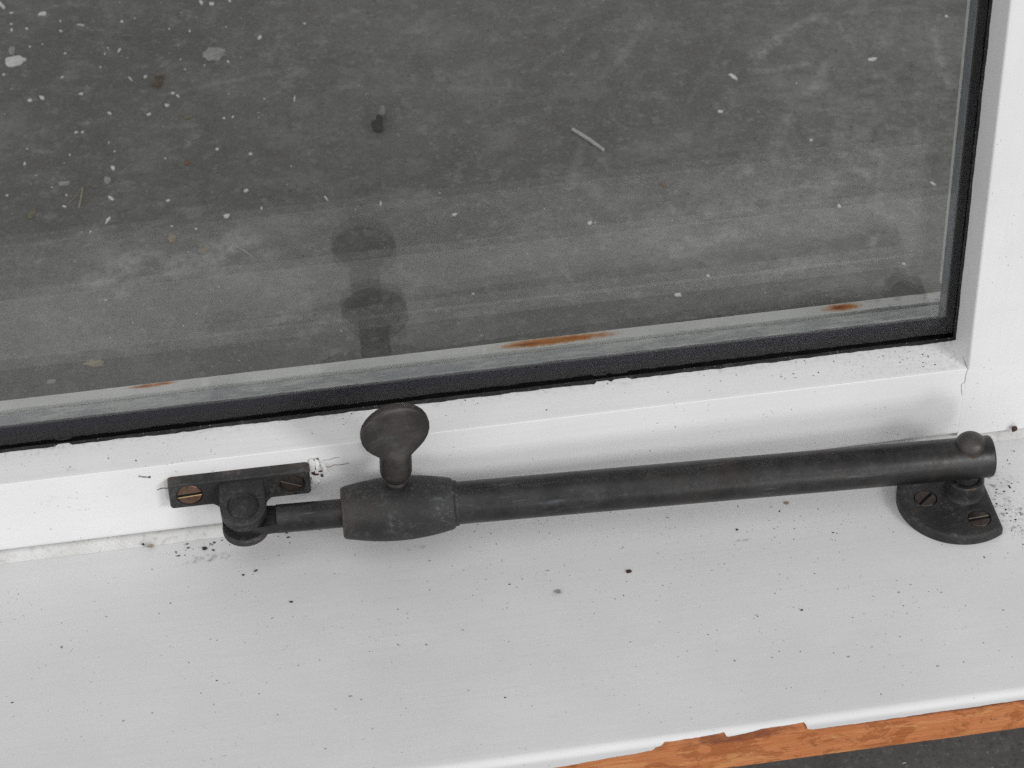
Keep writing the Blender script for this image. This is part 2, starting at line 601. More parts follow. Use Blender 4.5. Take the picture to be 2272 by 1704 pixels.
RAIL, STILE, SILL, WOOD, FLOOR, GLASS = M_rail(), M_stile(), M_sill(), M_wood(), M_floor(), M_glass()
BRONZE = M_bronze("dark_bronze", base=(.0235, .023, .023), pit=.32, green=.2, rough=.33, sheen=.5)
CAST = M_bronze("pitted_cast_bronze", base=(.0205, .0205, .0205), pit=1.35, green=.5, rough=.47, sheen=.3, wear=.8)
CAST2 = M_bronze("pitted_plate_bronze", base=(.0225, .0225, .0225), pit=1.4, green=.6, rough=.5, sheen=.28)
THUMB = M_bronze("handled_bronze", base=(.038, .034, .032), pit=.6, green=.15, rough=.38, sheen=.45, wear=.8)
SCREW_BRASS = M_screw("worn_brass_screw", (.17, .10, .07), (.85, .62, .26), 1.0)
SCREW_DARK = M_screw("tarnished_screw", (.085, .068, .055), (.22, .16, .11), .6)
SCREW_BROWN = M_screw("brown_screw", (.088, .070, .061), (.16, .11, .085), .5)
GASKET = M_black("black_gasket", (.008, .008, .009), .6, .75)
SPACER = M_black("spacer_black", (.002, .002, .006), .5, 0.0, .05)
SPACER2 = M_black("spacer_front_grey", (.005, .005, .0055), .5, 0.0, .05)
for _m in (SPACER, SPACER2): _m.node_tree.nodes["Principled BSDF"].inputs["Specular IOR Level"].default_value = .1
BEAD, PUTTY, STRIP = M_bead(), M_putty(), M_strip()
FLAKE = M_flat("white_paint_flake", (.70, .70, .68), .2)
FLAKE_GREY = M_flat("grey_paint_flake", (.33, .33, .325), .3)
FLAKE_TAN = M_flat("tan_flake", (.28, .23, .16), .35)
FLAKE_OLIVE = M_flat("olive_flake", (.17, .16, .10), .35)
LEAF = M_flat("brown_leaf", (.10, .065, .028), .6)
ORANGE = M_flat("orange_brown_chip", (.22, .095, .04), .4)
STRAW = M_flat("pale_straw", (.34, .31, .22), .3)
CRUMB = M_flat("black_dirt", (.018, .017, .017), .3)
GREYDIRT = M_flat("grey_dirt", (.30, .30, .295), .5)
RUSTC = M_flat("brown_crumb", (.055, .02, .011), .7, scale=900)
STEEL = NT("dull_steel").out((.42, .42, .43), .35, .9)

# ---------------------------------------------------------------- setting: floor
bm = bmesh.new()
F = -90.0
def wear(x, y, table):
    v = 0.0
    for x0, y0, x1, y1, w, k in table:
        dx, dy = x1 - x0, y1 - y0
        L = math.hypot(dx, dy)
        u = ((x - x0) * dx + (y - y0) * dy) / L
        d = ((x - x0) * dy - (y - y0) * dx) / L
        q = math.hypot(max(-u, 0, u - L) + 0.0, d) / w
        if q < 1:
            v = max(v, k * (1 - q * q))
    return v

gx = [-3000, -1000, -400] + [-190 + 1.6 * i for i in range(300)] + [400, 1000, 3000]
gy = [-3000, -1000, -300, 0] + [150 + 1.6 * i for i in range(190)] + [500, 1000, 3000]
grid = [[bm.verts.new((x, y, F)) for y in gy] for x in gx]
for i in range(len(gx) - 1):
    for j in range(len(gy) - 1):
        bm.faces.new((grid[i][j], grid[i + 1][j], grid[i + 1][j + 1], grid[i][j + 1]))
floor = tag(finish(bm, "floor", FLOOR), kind="structure")
sa = floor.data.attributes.new("scuff_pale", 'FLOAT', 'POINT')
sb = floor.data.attributes.new("stain", 'FLOAT', 'POINT')
va, vb = [], []
for v in floor.data.vertices:
    x, y = v.co.x * 1000, v.co.y * 1000
    inside = -195 < x < 290 and 145 < y < 460
    va.append(min(1, .85 * wear(x, y, SCUFFS_PALE[:-3]) + 1.3 * wear(x, y, SCUFFS_PALE[-3:])) if inside else 0.0)
    vb.append(wear(x, y, STAINS) if inside else 0.0)
sa.data.foreach_set("value", va)
sb.data.foreach_set("value", vb)

# ---------------------------------------------------------------- window sill
sill = empty("window_sill", (0, -94, -16), "white painted wooden sill with chipped paint and bare orange wood along its front edge", "window sill")
XL, XR = -280.0, 280.0

bm = bmesh.new()        # the board, bare wood
prof = [(44, -16.2), (44, -.4)] + [(-92.6 - 1.6 * math.sin(a), -2.0 + 1.6 * math.cos(a)) for a in [i * math.pi / 16 for i in range(9)]] + [(-94.2, -15.6), (-93.6, -16.2)]
rows = []
xs = [XL + 2 * i for i in range(int((XR - XL) / 2) + 1)]
for x in xs:
    row = []
    for k, (y, z) in enumerate(prof):
        j = .12 * jag(x, 40) if k >= len(prof) - 2 else 0
        row.append(bm.verts.new((x, y + (.06 * jag(x, 50 + k) if k > 9 else 0), z + j)))
    rows.append(row)
for a, b in zip(rows, rows[1:]):
    for k in range(len(prof)):
        bm.faces.new([a[k], a[(k + 1) % len(prof)], b[(k + 1) % len(prof)], b[k]])
bm.faces.new(rows[0]); bm.faces.new(rows[-1])
finish(bm, "board", WOOD, sill)

# paint coat: a skin with thickness that stops at a ragged line on the front edge
def paint_end(x):
    pts = [(-300, 10.5), (-60, 8.5), (-10, 6.2), (20, 4.3), (22.8, 4.0), (23.4, 3.0), (25.2, 2.7), (26.0, 1.9), (42.2, 1.6), (42.6, 2.9), (47.0, 2.6), (52, 1.9), (63.8, 1.7), (64.4, 3.9), (66, 4.4), (90, 4.2), (124, 3.7), (300, 3.6)]
    for (a, sa), (b, sb) in zip(pts, pts[1:]):
        if a <= x <= b:
            return sa + (sb - sa) * (x - a) / (b - a) + .28 * jag(x, 3)
    return 4.0

R_ = 1.9
def skin(s, off):
    """s: arc length from where the rounding starts; off: height above the wood"""
    r = R_ + off
    q = s / R_
    if s < 0: return (-92.6 - s, -.32 + off)
    if q < math.pi / 2: return (-92.6 - r * math.sin(q), -.32 - R_ + r * math.cos(q))
    return (-92.6 - r, -.32 - R_ - (s - R_ * math.pi / 2))

bm = bmesh.new()
xs = [XL + .5 * i for i in range(int((XR - XL) / .5) + 1)]
N = 12
outer, inner = [], []
for x in xs:
    e = paint_end(x)
    curl = .10 * max(0, jag(x * .6, 9))
    so = [-136.5, -60, -20, -6, -1.5] + [e * i / N for i in range(N + 1)]
    outer.append([bm.verts.new((x,) + skin(s, .32 + (curl if s > e - .5 else 0))) for s in so])
    inner.append([bm.verts.new((x,) + skin(s, -.05)) for s in (so[0], so[-1])])
for a, b, ia, ib in zip(outer, outer[1:], inner, inner[1:]):
    for k in range(len(a) - 1):
        bm.faces.new([a[k], a[k + 1], b[k + 1], b[k]])
    bm.faces.new([a[-1], ia[1], ib[1], b[-1]])
o = finish(bm, "paint_coat", SILL, sill)
o["label"] = "dusty white paint with a ragged chipped front edge"

# painted seal strip in the gap under the sash
bm = bmesh.new()
xs = [XL + 1.0 * i for i in range(int((XR - XL) / 1.0) + 1)]
rows = []
for x in xs:
    w = .18 * jag(x, 21)
    row = [(6, .1), (-.3 + w, .05), (-.1 + w, .6), (.3 + w, 1.9 + .1 * jag(x, 22)), (.9 + w, 2.9 + .15 * jag(x, 23)), (2.2, 3.4), (6, 3.5)]
    rows.append([bm.verts.new((x, y, z)) for y, z in row])
for a, b in zip(rows, rows[1:]):
    for k in range(len(a) - 1):
        bm.faces.new([a[k], a[k + 1], b[k + 1], b[k]])
finish(bm, "seal_strip", STRIP, sill, 60)

# ---------------------------------------------------------------- window sash
sash = empty("window_sash", (0, 0, 4), "white window sash corner with double glazing and black gasket", "window")
TILT = -.0247
ZT = 300.0
def lean(v):
    return Vector((v[0] + TILT * (v[2] - 30.0), v[1], v[2]))

bm = bmesh.new()        # bottom rail
rows = []
xs = [XL + 1.0 * i for i in range(int((133.0 - XL) / 1.0) + 1)]
for x in xs:
    e = 10.9 + .55 * jag(x, 11) + (.9 if jag(x * .35, 15) > .62 else 0)
    ez = 32.35 + .05 * jag(x, 12)
    p = [(42.4, 14), (42.4, 4.1), (2.2, 4.1)]
    p += [(2.2 - 2.2 * math.sin(a), 6.3 - 2.2 * math.cos(a)) for a in [math.pi / 12 * i for i in range(1, 7)]]
    p += [(0, 12), (0, 20), (0, 30.3)]
    p += [(.22 - .22 * math.cos(a), 30.33 + .22 * math.sin(a)) for a in [math.pi / 16 * i for i in range(1, 8)]]
    p += [(1.4, 30.72), (6, 31.5 + .06 * jag(x * .5, 14)), (e - 1.2, ez - .12 + .06 * jag(x, 13)), (e - .15, ez), (e, ez - .12), (e + .03, 29.9), (12.2, 29.6), (12.2, 14)]
    rows.append([bm.verts.new((x, y, z)) for y, z in p])
n = len(rows[0])
for a, b in zip(rows, rows[1:]):
    for k in range(n):
        bm.faces.new([a[k], a[(k + 1) % n], b[(k + 1) % n], b[k]])
bm.faces.new(rows[0]); bm.faces.new(rows[-1])
finish(bm, "bottom_rail", RAIL, sash, 42)

bm = bmesh.new()        # right stile: swept upwards, same section turned
rows = []
zs = [4.1 + 1.0 * i for i in range(0, int(ZT - 4))]
for z in zs:
    e = 10.9 + .45 * jag(z, 31)
    xi = 133.3 + TILT * (z - 30)
    xo = xi if z > 29.2 else 133.03
    rr = .75 if z > 29.2 else .02
    p = [(xo + rr * (1 - math.sin(a)), rr * (1 - math.cos(a))) for a in [math.pi / 10 * i for i in range(0, 6)]]
    p = [(185, 0)] + p
    p += [(xo - .55, e - .15), (xo - .4, e), (xo + 1.6, e + .03), (xo + 1.6, 12.2), (140 + TILT * (z - 30), 12.2), (140 + TILT * (z - 30), 42.4), (185, 42.4)]
    rows.append([bm.verts.new((x, y, z)) for x, y in p])
n = len(rows[0])
for a, b in zip(rows, rows[1:]):
    for k in range(n):
        bm.faces.new([a[k], a[(k + 1) % n], b[(k + 1) % n], b[k]])
bm.faces.new(rows[0]); bm.faces.new(rows[-1])
finish(bm, "stile", STILE, sash, 42)

def ragged_bar(name, mat, p_fn, xs, vertical=False, angle=42):
    bm = bmesh.new()
    rows = []
    for x in xs:
        if vertical:
            rows.append([bm.verts.new(lean((a, b, x))) for a, b in p_fn(x)])
        else:
            rows.append([bm.verts.new((x, a, b)) for a, b in p_fn(x)])
    n = len(rows[0])
    for a, b in zip(rows, rows[1:]):
        for k in range(n):
            bm.faces.new([a[k], a[(k + 1) % n], b[(k + 1) % n], b[k]])
    bm.faces.new(rows[0]); bm.faces.new(rows[-1])
    return finish(bm, name, mat, sash, angle)

XH = [XL + 1.0 * i for i in range(int((134.0 - XL)) + 1)]
XO = [XL + 1.0 * i for i in range(int((139.0 - XL)) + 1)]
ZV = [29.0 + 1.0 * i for i in range(int(ZT - 29))]
ragged_bar("gasket", GASKET, lambda x: [(9.6, 30.2), (9.6, 31.4 + .12 * jag(x, 61)), (11.2, 31.95 + .2 * jag(x, 62)), (12.48, 32.2 + .12 * jag(x, 63)), (12.48, 30.2)], XH)
ragged_bar("gasket", GASKET, lambda z: [(134.4, 10.0), (133.2 - .12 * jag(z, 71), 10.0), (132.9 - .25 * jag(z, 72), 11.3), (132.5 - .15 * jag(z, 73), 12.48), (134.4, 12.48)], ZV, True)

# spacer bar between the panes, bonded to the inner pane
ragged_bar("spacer_bar", SPACER2, lambda x: [(14.62, 17), (14.62, 35.0 + .12 * jag(x, 65)), (15.0, 35.05), (15.0, 17)], XO)
ragged_bar("spacer_bar", SPACER, lambda x: [(14.65, 35.2 + .12 * jag(x, 65)), (14.65, 38.0), (15.0, 38.1), (26.95, 27.6), (26.95, 17), (15.02, 17), (15.02, 35.2)], XO)
ragged_bar("spacer_bar", SPACER2, lambda z: [(138.5, 14.62), (130.7, 14.62), (130.5, 15.4), (138.5, 15.4)], ZV, True)
ragged_bar("spacer_bar", M_black("spacer_side_reflection", (.11, .125, .14), .4, 0.0, .05), lambda z: [(138.5, 15.42), (130.55, 15.42), (132.6, 26.95), (138.5, 26.95)], ZV, True)  # grey-blue reflection put into the colour of the side face

# putty and outer bead on the far side of the glass
ragged_bar("glazing_putty", PUTTY, lambda x: [(29.25, 14.1), (29.25, 26.0 + .25 * jag(x, 81)), (30.2, 25.9 + .2 * jag(x, 82)), (33.2, 25.0 + .3 * jag(x, 83)), (35.6, 24.7 + .25 * jag(x, 84)), (36.3 + .25 * jag(x, 85), 24.2), (36.3 + .25 * jag(x, 85), 14.1)], XO)
ragged_bar("glazing_putty", PUTTY, lambda z: [(139.9, 29.25), (134.6 - .5 * jag(z, 91), 29.25), (135.4 - .3 * jag(z, 92), 32.5), (136.4 - .3 * jag(z, 93), 36.3), (139.9, 36.3)], ZV, True)
ragged_bar("outer_bead", BEAD, lambda x: [(37.05 + .2 * jag(x, 86), 14.1), (37.05 + .2 * jag(x, 86), 25.0 + .12 * jag(x, 87)), (37.5 + .25 * jag(x, 88), 24.75), (41.9, 24.3), (42.45 + .1 * jag(x, 89), 23.9), (42.45, 14.1)], XO)
ragged_bar("outer_bead", BEAD, lambda z: [(139.9, 37.0), (137.2 - .15 * jag(z, 94), 37.0), (137.3, 41.9), (137.8, 42.38), (139.9, 42.38)], ZV, True)

for y in (12.5, 27.0):
    bm = bmesh.new()
    add_box(bm, XL, 138.0, y, y + 2.2, 16.5, ZT)
    o = finish(bm, "glass_pane", GLASS, sash)

# ---------------------------------------------------------------- casement stay
PIV = Vector((-76.8, -11.3, 16.0))
END = Vector((135.2, -21.6, 16.0))
AX = (END - PIV).normalized()
LEN = (END - PIV).length
def along(t): return PIV + AX * t
stay = empty("casement_stay", (28, -16, 0), "dark bronze telescopic window stay with thumbscrew lying along the sill", "window stay")
MA = frame(PIV, AX, (0, 0, 1))

bm = bmesh.new()
r = 6.05
add_lathe(bm, [(0, 57), (r, 57), (r, 100), (r, 160), (r, LEN - .7), (r - .12, LEN - .3), (r - .5, LEN), (4.9, LEN + .02), (4.7, LEN - .6), (0, LEN - .6)], MA, 64)
finish(bm, "tube", BRONZE, stay)

bm = bmesh.new()
cl, cr_ = 27.0, 58.6
pr = [(0, cl + .4), (5.2, cl + .4), (6.7, cl + .05), (7.15, cl + .35), (7.45, cl + 1.2)]
for i in range(1, 16):
    q = i / 16
    pr.append((7.35 + 1.75 * math.sin(math.pi * q) ** .85, cl + 1.2 + (cr_ - cl - 2.4) * q))
pr += [(7.4, cr_ - 1.2), (7.15, cr_ - .4), (6.75, cr_ - .05), (6.45, cr_ + .1), (6.45, cr_ + .9), (6.2, cr_ + 1.1), (0, cr_ + 1.1)]
add_lathe(bm, pr, MA, 64)
collar = finish(bm, "collar", CAST, stay, 30)

bm = bmesh.new()
add_lathe(bm, [(0, 8.6), (3.7, 8.6), (4.05, 8.95), (4.05, 30), (0, 30)], MA, 48)
MT = frame(PIV, (0, 0, 1), AX)
tongue = arc(0, 0, 4.6, 100, 260, 12) + [(3, -4.3), (9.2, -3.9), (9.2, 3.9), (3, 4.3)]
add_prism(bm, tongue, MT, -1.6, 1.5)
finish(bm, "inner_rod", BRONZE, stay, 35)

# thumbscrew
TP = along(42.0)
TZ = Vector((.035, .02, 1)).normalized()
MS = frame((TP.x, TP.y, 0), TZ, (1, .16, 0))
bm = bmesh.new()
add_lathe(bm, [(0, 22), (2.7, 22), (2.7, 25.6), (3.05, 25.8), (3.1, 26.4), (2.7, 26.8), (2.7, 27.2), (3.05, 27.5), (0, 27.8)], MS, 40)
# stem that flattens into an oval spade head
nseg = 56
loops = []
for z, w, th, ex in ((27.4, 0, 0, 2), (27.4, 2.9, 2.9, 2), (28.2, 3.5, 3.5, 2), (29.2, 4.2, 4.1, 2), (30.4, 4.5, 4.4, 2), (33.0, 4.5, 4.3, 2), (36.0, 4.45, 4.1, 2.1), (37.2, 4.8, 3.9, 2.2), (38.0, 5.9, 3.6, 2.4),
                     (39.0, 7.1, 3.2, 2.7), (40.4, 8.4, 2.8, 3), (42.2, 9.3, 2.4, 3.4), (44.2, 9.7, 2.15, 3.6), (46.2, 9.65, 2.0, 3.8), (48.2, 9.1, 1.9, 3.8), (50.0, 8.1, 1.85, 3.6), (51.5, 6.7, 1.8, 3.4),
                     (52.6, 5.2, 1.7, 3), (53.4, 3.5, 1.5, 2.6), (53.8, 2.0, 1.1, 2.2), (53.95, 0, 0, 2)):
    if w == 0:
        loops.append([bm.verts.new(MS @ Vector((0, 0, z)))])
        continue
    lp = []
    for k in range(nseg):
        a_ = 2 * math.pi * k / nseg
        c_, s_ = math.cos(a_), math.sin(a_)
        lp.append(bm.verts.new(MS @ Vector((w * math.copysign(abs(c_) ** (2 / ex), c_), th * math.copysign(abs(s_) ** (2 / ex), s_), z))))
    loops.append(lp)
for a, b in zip(loops, loops[1:]):
    for k in range(nseg):
        q = []
        for v in (a[k % len(a)], a[(k + 1) % len(a)], b[(k + 1) % len(b)], b[k % len(b)]):
            if v not in q: q.append(v)
        bm.faces.new(q)
o = finish(bm, "thumbscrew", THUMB, stay, 60)
o["label"] = "flat oval thumbscrew head worn brown at its rim"

# screws ------------------------------------------------------------
def screw(center, normal, xdir, r, slot_ang, mat, parent, tilt=0.0):
    nrm = Vector(normal).normalized()
    M = frame(center, nrm, xdir) @ Matrix.Rotation(math.radians(slot_ang), 4, 'Z') @ Matrix.Rotation(tilt, 4, 'X')
    bm = bmesh.new()
    w = r * .15
    for s in (1, -1):
        a0 = math.degrees(math.asin(w / r))
        pts = arc(0, 0, r, a0, 180 - a0, 20)
        pts = [(x, y * s) for x, y in pts]
        if s < 0: pts.reverse()
        for (d, h0, h1) in ((0, -1.2, -.16),):
            a = [bm.verts.new(M @ Vector((x, y, -1.2))) for x, y in pts]
            b = [bm.verts.new(M @ Vector((x, y, -.14))) for x, y in pts]
            ci = inset(pts, .14)
            c = [bm.verts.new(M @ Vector((x, y, .0))) for x, y in ci]
            ci2 = inset(pts, r * .25)
            n = len(pts)
            for u, v in ((a, b), (b, c)):
                for k in range(n):
                    f = bm.faces.new([u[k], u[(k + 1) % n], v[(k + 1) % n], v[k]])
                    if k == n - 1 and u is a:
                        f.material_index = 1
            bm.faces.new(c)
    nf = len(bm.faces)
    add_lathe(bm, [(0, -1.6), (r * .97, -1.6), (r * .97, -.95), (0, -.95)], M, 32)
    bm.faces.ensure_lookup_table()
    for f in bm.faces[nf:]:
        f.material_index = 1
    o = finish(bm, "screw", mat, parent, 30)
    o.data.materials.append(CRUMB)
    return o

# sash bracket -------------------------------------------------------
MB_ = frame((-77.0, 0.0, 21.0), (0, -1, 0), (1, 0, -.012))
bm = bmesh.new()
add_plate(bm, round_rect(-20.0, 19.6, -4.6, 4.6, 1.1), MB_, 3.6, .65, [(-14.3, 0.0, 3.75), (14.4, -.35, 3.85)], 1.6)
# lug: sloping neck carrying two round ears
sec = [(0, 24.6), (-3.4, 24.3), (-6.0, 21.0), (-6.4, 18.6), (-5.2, 17.4), (-5.2, 15.4), (-6.0, 14.9), (-11.3, 14.9), (-11.3, 12.1), (-4.0, 12.0), (-.2, 12.8)]
ML = frame((-76.8, 0, 0), (1, 0, 0), (0, 1, 0))
hw = 6.35
a = [bm.verts.new((-76.8 - hw, y, z)) for y, z in sec]
b = [bm.verts.new((-76.8 + hw, y, z)) for y, z in sec]
n = len(sec)
for k in range(n):
    bm.faces.new([a[k], a[(k + 1) % n], b[(k + 1) % n], b[k]])
for q in (a, b):
    f = bm.faces.new(q)
    bmesh.ops.triangulate(bm, faces=[f])
# curved fillets between plate and lug
for s in (-1, 1):
    x0 = -76.8 + s * hw
    pts = [(x0, 13.0)] + [(x0 + s * (3.2 - 3.2 * math.cos(t)), 13.3 + 3.4 * math.sin(t)) for t in [math.pi / 12 * i for i in range(7)]] + [(x0 + s * 3.2, 17.5), (x0, 17.5)]
    fa = [bm.verts.new((x, -.3, z)) for x, z in pts]
    fb = [bm.verts.new((x, -3.3, z)) for x, z in pts]
    for k in range(len(pts)):
        bm.faces.new([fa[k], fa[(k + 1) % len(pts)], fb[(k + 1) % len(pts)], fb[k]])
    bm.faces.new(fa); bm.faces.new(fb)
# upper ear: sloping tab with a round nose and a dished pivot
tn = Vector((0, -.27, 1)).normalized()
MU = frame(Vector((-76.8, -11.3, 22.5)) - tn * 3.7, tn, (1, 0, 0))
ear = arc(0, 0, 6.4, 180, 360, 24) + [(6.4, 4), (6.4, 8.6), (-6.4, 8.6), (-6.4, 4)]
add_plate(bm, ear, MU, 3.7, .7, [(0, 0, 4.5)], 1.1)
add_lathe(bm, [(0, 2.75), (2.4, 2.72), (3.4, 2.62), (3.95, 2.5), (0, 2.4)], MU, 40)
MU2 = frame((-76.8, -11.3, 12.1), (0, 0, 1), (1, 0, 0))
add_lathe(bm, [(0, 0), (5.8, 0), (6.4, .5), (6.5, 1.0), (6.5, 2.2), (6.2, 2.7), (0, 2.75)], MU2, 56)
br = finish(bm, "sash_bracket", CAST, stay, 32)
bevel(br, .35, 2, 40)
s1 = screw((-91.3, -3.35, 21.15), (0, -1, 0), (1, 0, 0), 3.45, 3, SCREW_BRASS, br)
s1["label"] = "bright brass screw with a horizontal slot"
screw((-62.6, -2.35, 20.35), (0.02, -1, .16), (1, 0, 0), 3.3, -24, SCREW_DARK, br)

# base plate on the sill ----------------------------------------------
PC = (126.4, -22.5)
RR = 17.3
ca = math.degrees(math.acos((135.4 - PC[0]) / RR))
pts = arc(0, 0, RR, ca, 360 - ca, 56)
MP = frame((PC[0], PC[1], .0), (0, 0, 1), (1, 0, 0))
bm = bmesh.new()
add_plate(bm, pts, MP, 3.3, 1.15, [(116.9 - PC[0], -22.6 - PC[1], 3.45), (129.7 - PC[0], -33.0 - PC[1], 3.45)], 1.3)
bp = finish(bm, "base_plate", CAST2, stay, 32)
MBs = frame((128.6, -21.4, 0), (0, 0, 1), (1, 0, 0))
bm = bmesh.new()
add_lathe(bm, [(0, 2.6), (6.6, 2.6), (6.0, 3.35), (5.55, 4.2), (5.4, 5.2), (5.35, 8.2), (5.05, 8.6), (4.3, 8.7), (4.0, 8.4), (3.6, 8.3), (3.6, 11), (0, 11)], MBs, 48)
finish(bm, "boss", CAST, bp, 35)
screw((116.9, -22.6, 3.15), (0, 0, 1), (1, 0, 0), 3.1, 40, SCREW_BROWN, bp)
screw((129.7, -33.0, 3.15), (0, 0, 1), (1, 0, 0), 3.1, 3, SCREW_BROWN, bp)
bm = bmesh.new()
add_lathe(bm, [(0, 20)] + [(4.35, 20), (4.4, 21.2)] + [(4.4 * math.cos(a), 21.2 + 3.7 * math.sin(a)) for a in [math.pi / 20 * i for i in range(1, 10)]] + [(0, 24.9)], MBs, 48)
finish(bm, "rivet", THUMB, stay, 40)

# ---------------------------------------------------------------- flakes and litter on the floor
def flake_mesh(seed, thick=.12):
    rnd = random.Random(seed)
    n = rnd.choice((5, 6, 7, 8))
    pts = []
    for k in range(n):
        a = 2 * math.pi * (k + rnd.uniform(-.3, .3)) / n
        r = .5 * rnd.uniform(.55, 1.2)
        pts.append((r * math.cos(a), r * math.sin(a)))
    bm = bmesh.new()
    add_prism(bm, pts, Matrix.Identity(4), 0, thick)
    for v in bm.verts:
        v.co.z += .10 * (v.co.x ** 2) * rnd.uniform(.2, 1.2)
    bmesh.ops.recalc_face_normals(bm, faces=bm.faces)
    for v in bm.verts: v.co *= MM
    me = bpy.data.meshes.new("paint_flake")
    bm.to_mesh(me); bm.free()
    return me

FM = [flake_mesh(100 + i) for i in range(16)]
for me in FM: me.materials.append(FLAKE)

FLAKES = [(-77.4, 424.7, 1.6, 4.7), (-72.6, 422.8, 2.7, 3.3), (-64.6, 423.8, 1.1, 2.7), (-147.6, 428.4, 3.7, 3.0), (-161.1, 431.7, 1.8, 2.0), (-165.9, 439.3, 2.3, 7.6), (-161.2, 422.6, 1.1, 1.3), (-161.0, 417.7, 1.1, 2.6), (-154.2, 417.4, 1.6, 2.0), (-139.7, 421.1, 0.9, 2.3), (-139.6, 412.9, 1.4, 1.6), (-130.7, 416.3, 4.0, 1.0), (-112.7, 415.6, 1.3, 2.3), (-107.0, 417.2, 0.7, 1.3), (-92.2, 405.9, 0.9, 1.6), (-83.4, 402.4, 0.9, 1.9), (-53.6, 392.0, 1.8, 3.5), (-33.1, 399.3, 1.4, 1.3), (-147.6, 404.1, 0.7, 1.0), (-153.0, 402.9, 0.8, 1.4), (-137.8, 394.8, 1.2, 1.9), (-114.5, 393.2, 1.4, 3.5), (-119.3, 395.8, 0.7, 1.3), (-120.8, 391.2, 0.7, 1.6), (-88.4, 380.9, 0.8, 1.3), (-86.9, 373.2, 0.9, 1.2), (-78.5, 374.7, 0.8, 1.1), (-68.2, 375.7, 1.1, 1.9), (-122.9, 381.4, 0.8, 1.4), (-164.3, 383.4, 1.6, 1.9), (-139.2, 376.8, 1.8, 1.2), (-110.3, 370.1, 0.7, 3.7), (-104.2, 370.7, 1.6, 2.2), (-147.9, 363.0, 1.9, 4.6), (-153.1, 362.0, 2.1, 2.4), (-131.5, 362.8, 1.9, 1.5), (-93.0, 356.0, 1.7, 2.7), (-91.0, 353.9, 1.2, 3.0), (-95.7, 347.7, 1.9, 2.4), (-119.8, 346.3, 1.2, 2.4), (-103.4, 342.4, 3.1, 1.5), (-54.8, 345.2, 0.9, 1.2), (-42.4, 342.3, 0.7, 5.4), (-72.5, 334.1, 1.4, 1.5), (-68.8, 334.3, 0.9, 1.5), (-134.1, 335.1, 1.7, 2.0), (-131.3, 334.8, 1.4, 1.5), (-76.6, 312.6, 1.5, 1.7), (-63.5, 307.0, 1.7, 2.0), (-47.5, 295.5, 0.7, 1.2), (-120.7, 325.3, 0.6, 1.4), (-118.5, 318.8, 0.7, 1.1), (-154.1, 327.0, 0.8, 1.1), (-136.8, 319.8, 1.0, 1.4), (-155.1, 316.8, 1.0, 2.3), (-98.0, 310.0, 0.7, 1.1), (-119.3, 307.0, 2.3, 3.4), (-162.1, 296.6, 1.2, 1.4), (-120.7, 286.8, 1.5, 4.1), (-139.3, 285.0, 2.0, 1.2), (-138.4, 292.3, 0.7, 1.6), (-98.2, 281.4, 2.0, 1.9), (-66.8, 282.4, 2.1, 2.4), (-35.4, 271.4, 0.8, 3.5), (-14.4, 264.4, 0.7, 4.0), (-61.5, 269.7, 1.0, 2.4), (-75.6, 267.3, 2.6, 2.9), (-122.4, 273.0, 1.3, 4.0), (-97.5, 264.4, 1.1, 1.2), (-88.1, 261.1, 1.1, 1.3), (-129.3, 266.6, 0.8, 1.0), (204.3, 327.2, 4.2, 2.4), (143.4, 324.6, 2.6, 5.8), (164.2, 275.2, 1.7, 1.8), (164.2, 230.3, 1.4, 2.3), (244.7, 353.5, 1.4, 2.1), (132.1, 301.4, 2.2, 2.2), (13.6, 251.9, 2.5, 2.0), (65.5, 237.2, 2.0, 2.6), (90.7, 187.8, 2.9, 2.1), (179.4, 190.8, 1.2, 1.6), (14.2, 202.2, 1.2, 1.4), (104.2, 197.1, 1.6, 1.2), (204.7, 237.9, 1.2, 2.7)]

rf = random.Random(5)
for i, (x, y, w, h) in enumerate(FLAKES):
    o = bpy.data.objects.new("paint_flake", FM[i % len(FM)])
    COL.objects.link(o)
    o.location = (x * MM, y * MM, (F + .06) * MM)
    o.scale = (w * 1.1, h * 1.1, 2.0)
    o.rotation_euler = (0, 0, rf.uniform(-.5, .5))
    tag(o, "small white paint flake lying on the grey concrete behind the glass", "paint flake", "white paint flakes scattered on the concrete")

def litter(name, pts, mat, label, cat, thick=.4, z=None, curl=0.0):
    """thin ragged piece lying on the floor; pts in world mm"""
    z = F + .06 if z is None else z
    cx = sum(p[0] for p in pts) / len(pts)
    cy = sum(p[1] for p in pts) / len(pts)
    bm = bmesh.new()
    add_prism(bm, pts, Matrix.Translation((0, 0, z)), 0, thick)
    if curl:
        for v in bm.verts: v.co.z += curl * ((v.co.x - cx) ** 2 + (v.co.y - cy) ** 2)
    o = finish(bm, name, mat, None, 30, at=(cx, cy, z))
    return tag(o, label, cat)

def ragged(cx, cy, w, h, seed, n=22, amp=.16, ang=0.0):
    rnd = random.Random(seed)
    out = []
    for k in range(n):
        a = 2 * math.pi * k / n
        c, s = math.cos(a), math.sin(a)
        e = 1 / max(abs(c) ** 3 + abs(s) ** 3, .3) ** (1 / 3)
        r = .5 * e * (1 + rnd.uniform(-amp, amp))
        x, y = r * c * w, r * s * h
        out.append((cx + x * math.cos(ang) - y * math.sin(ang), cy + x * math.sin(ang) + y * math.cos(ang)))
    return out

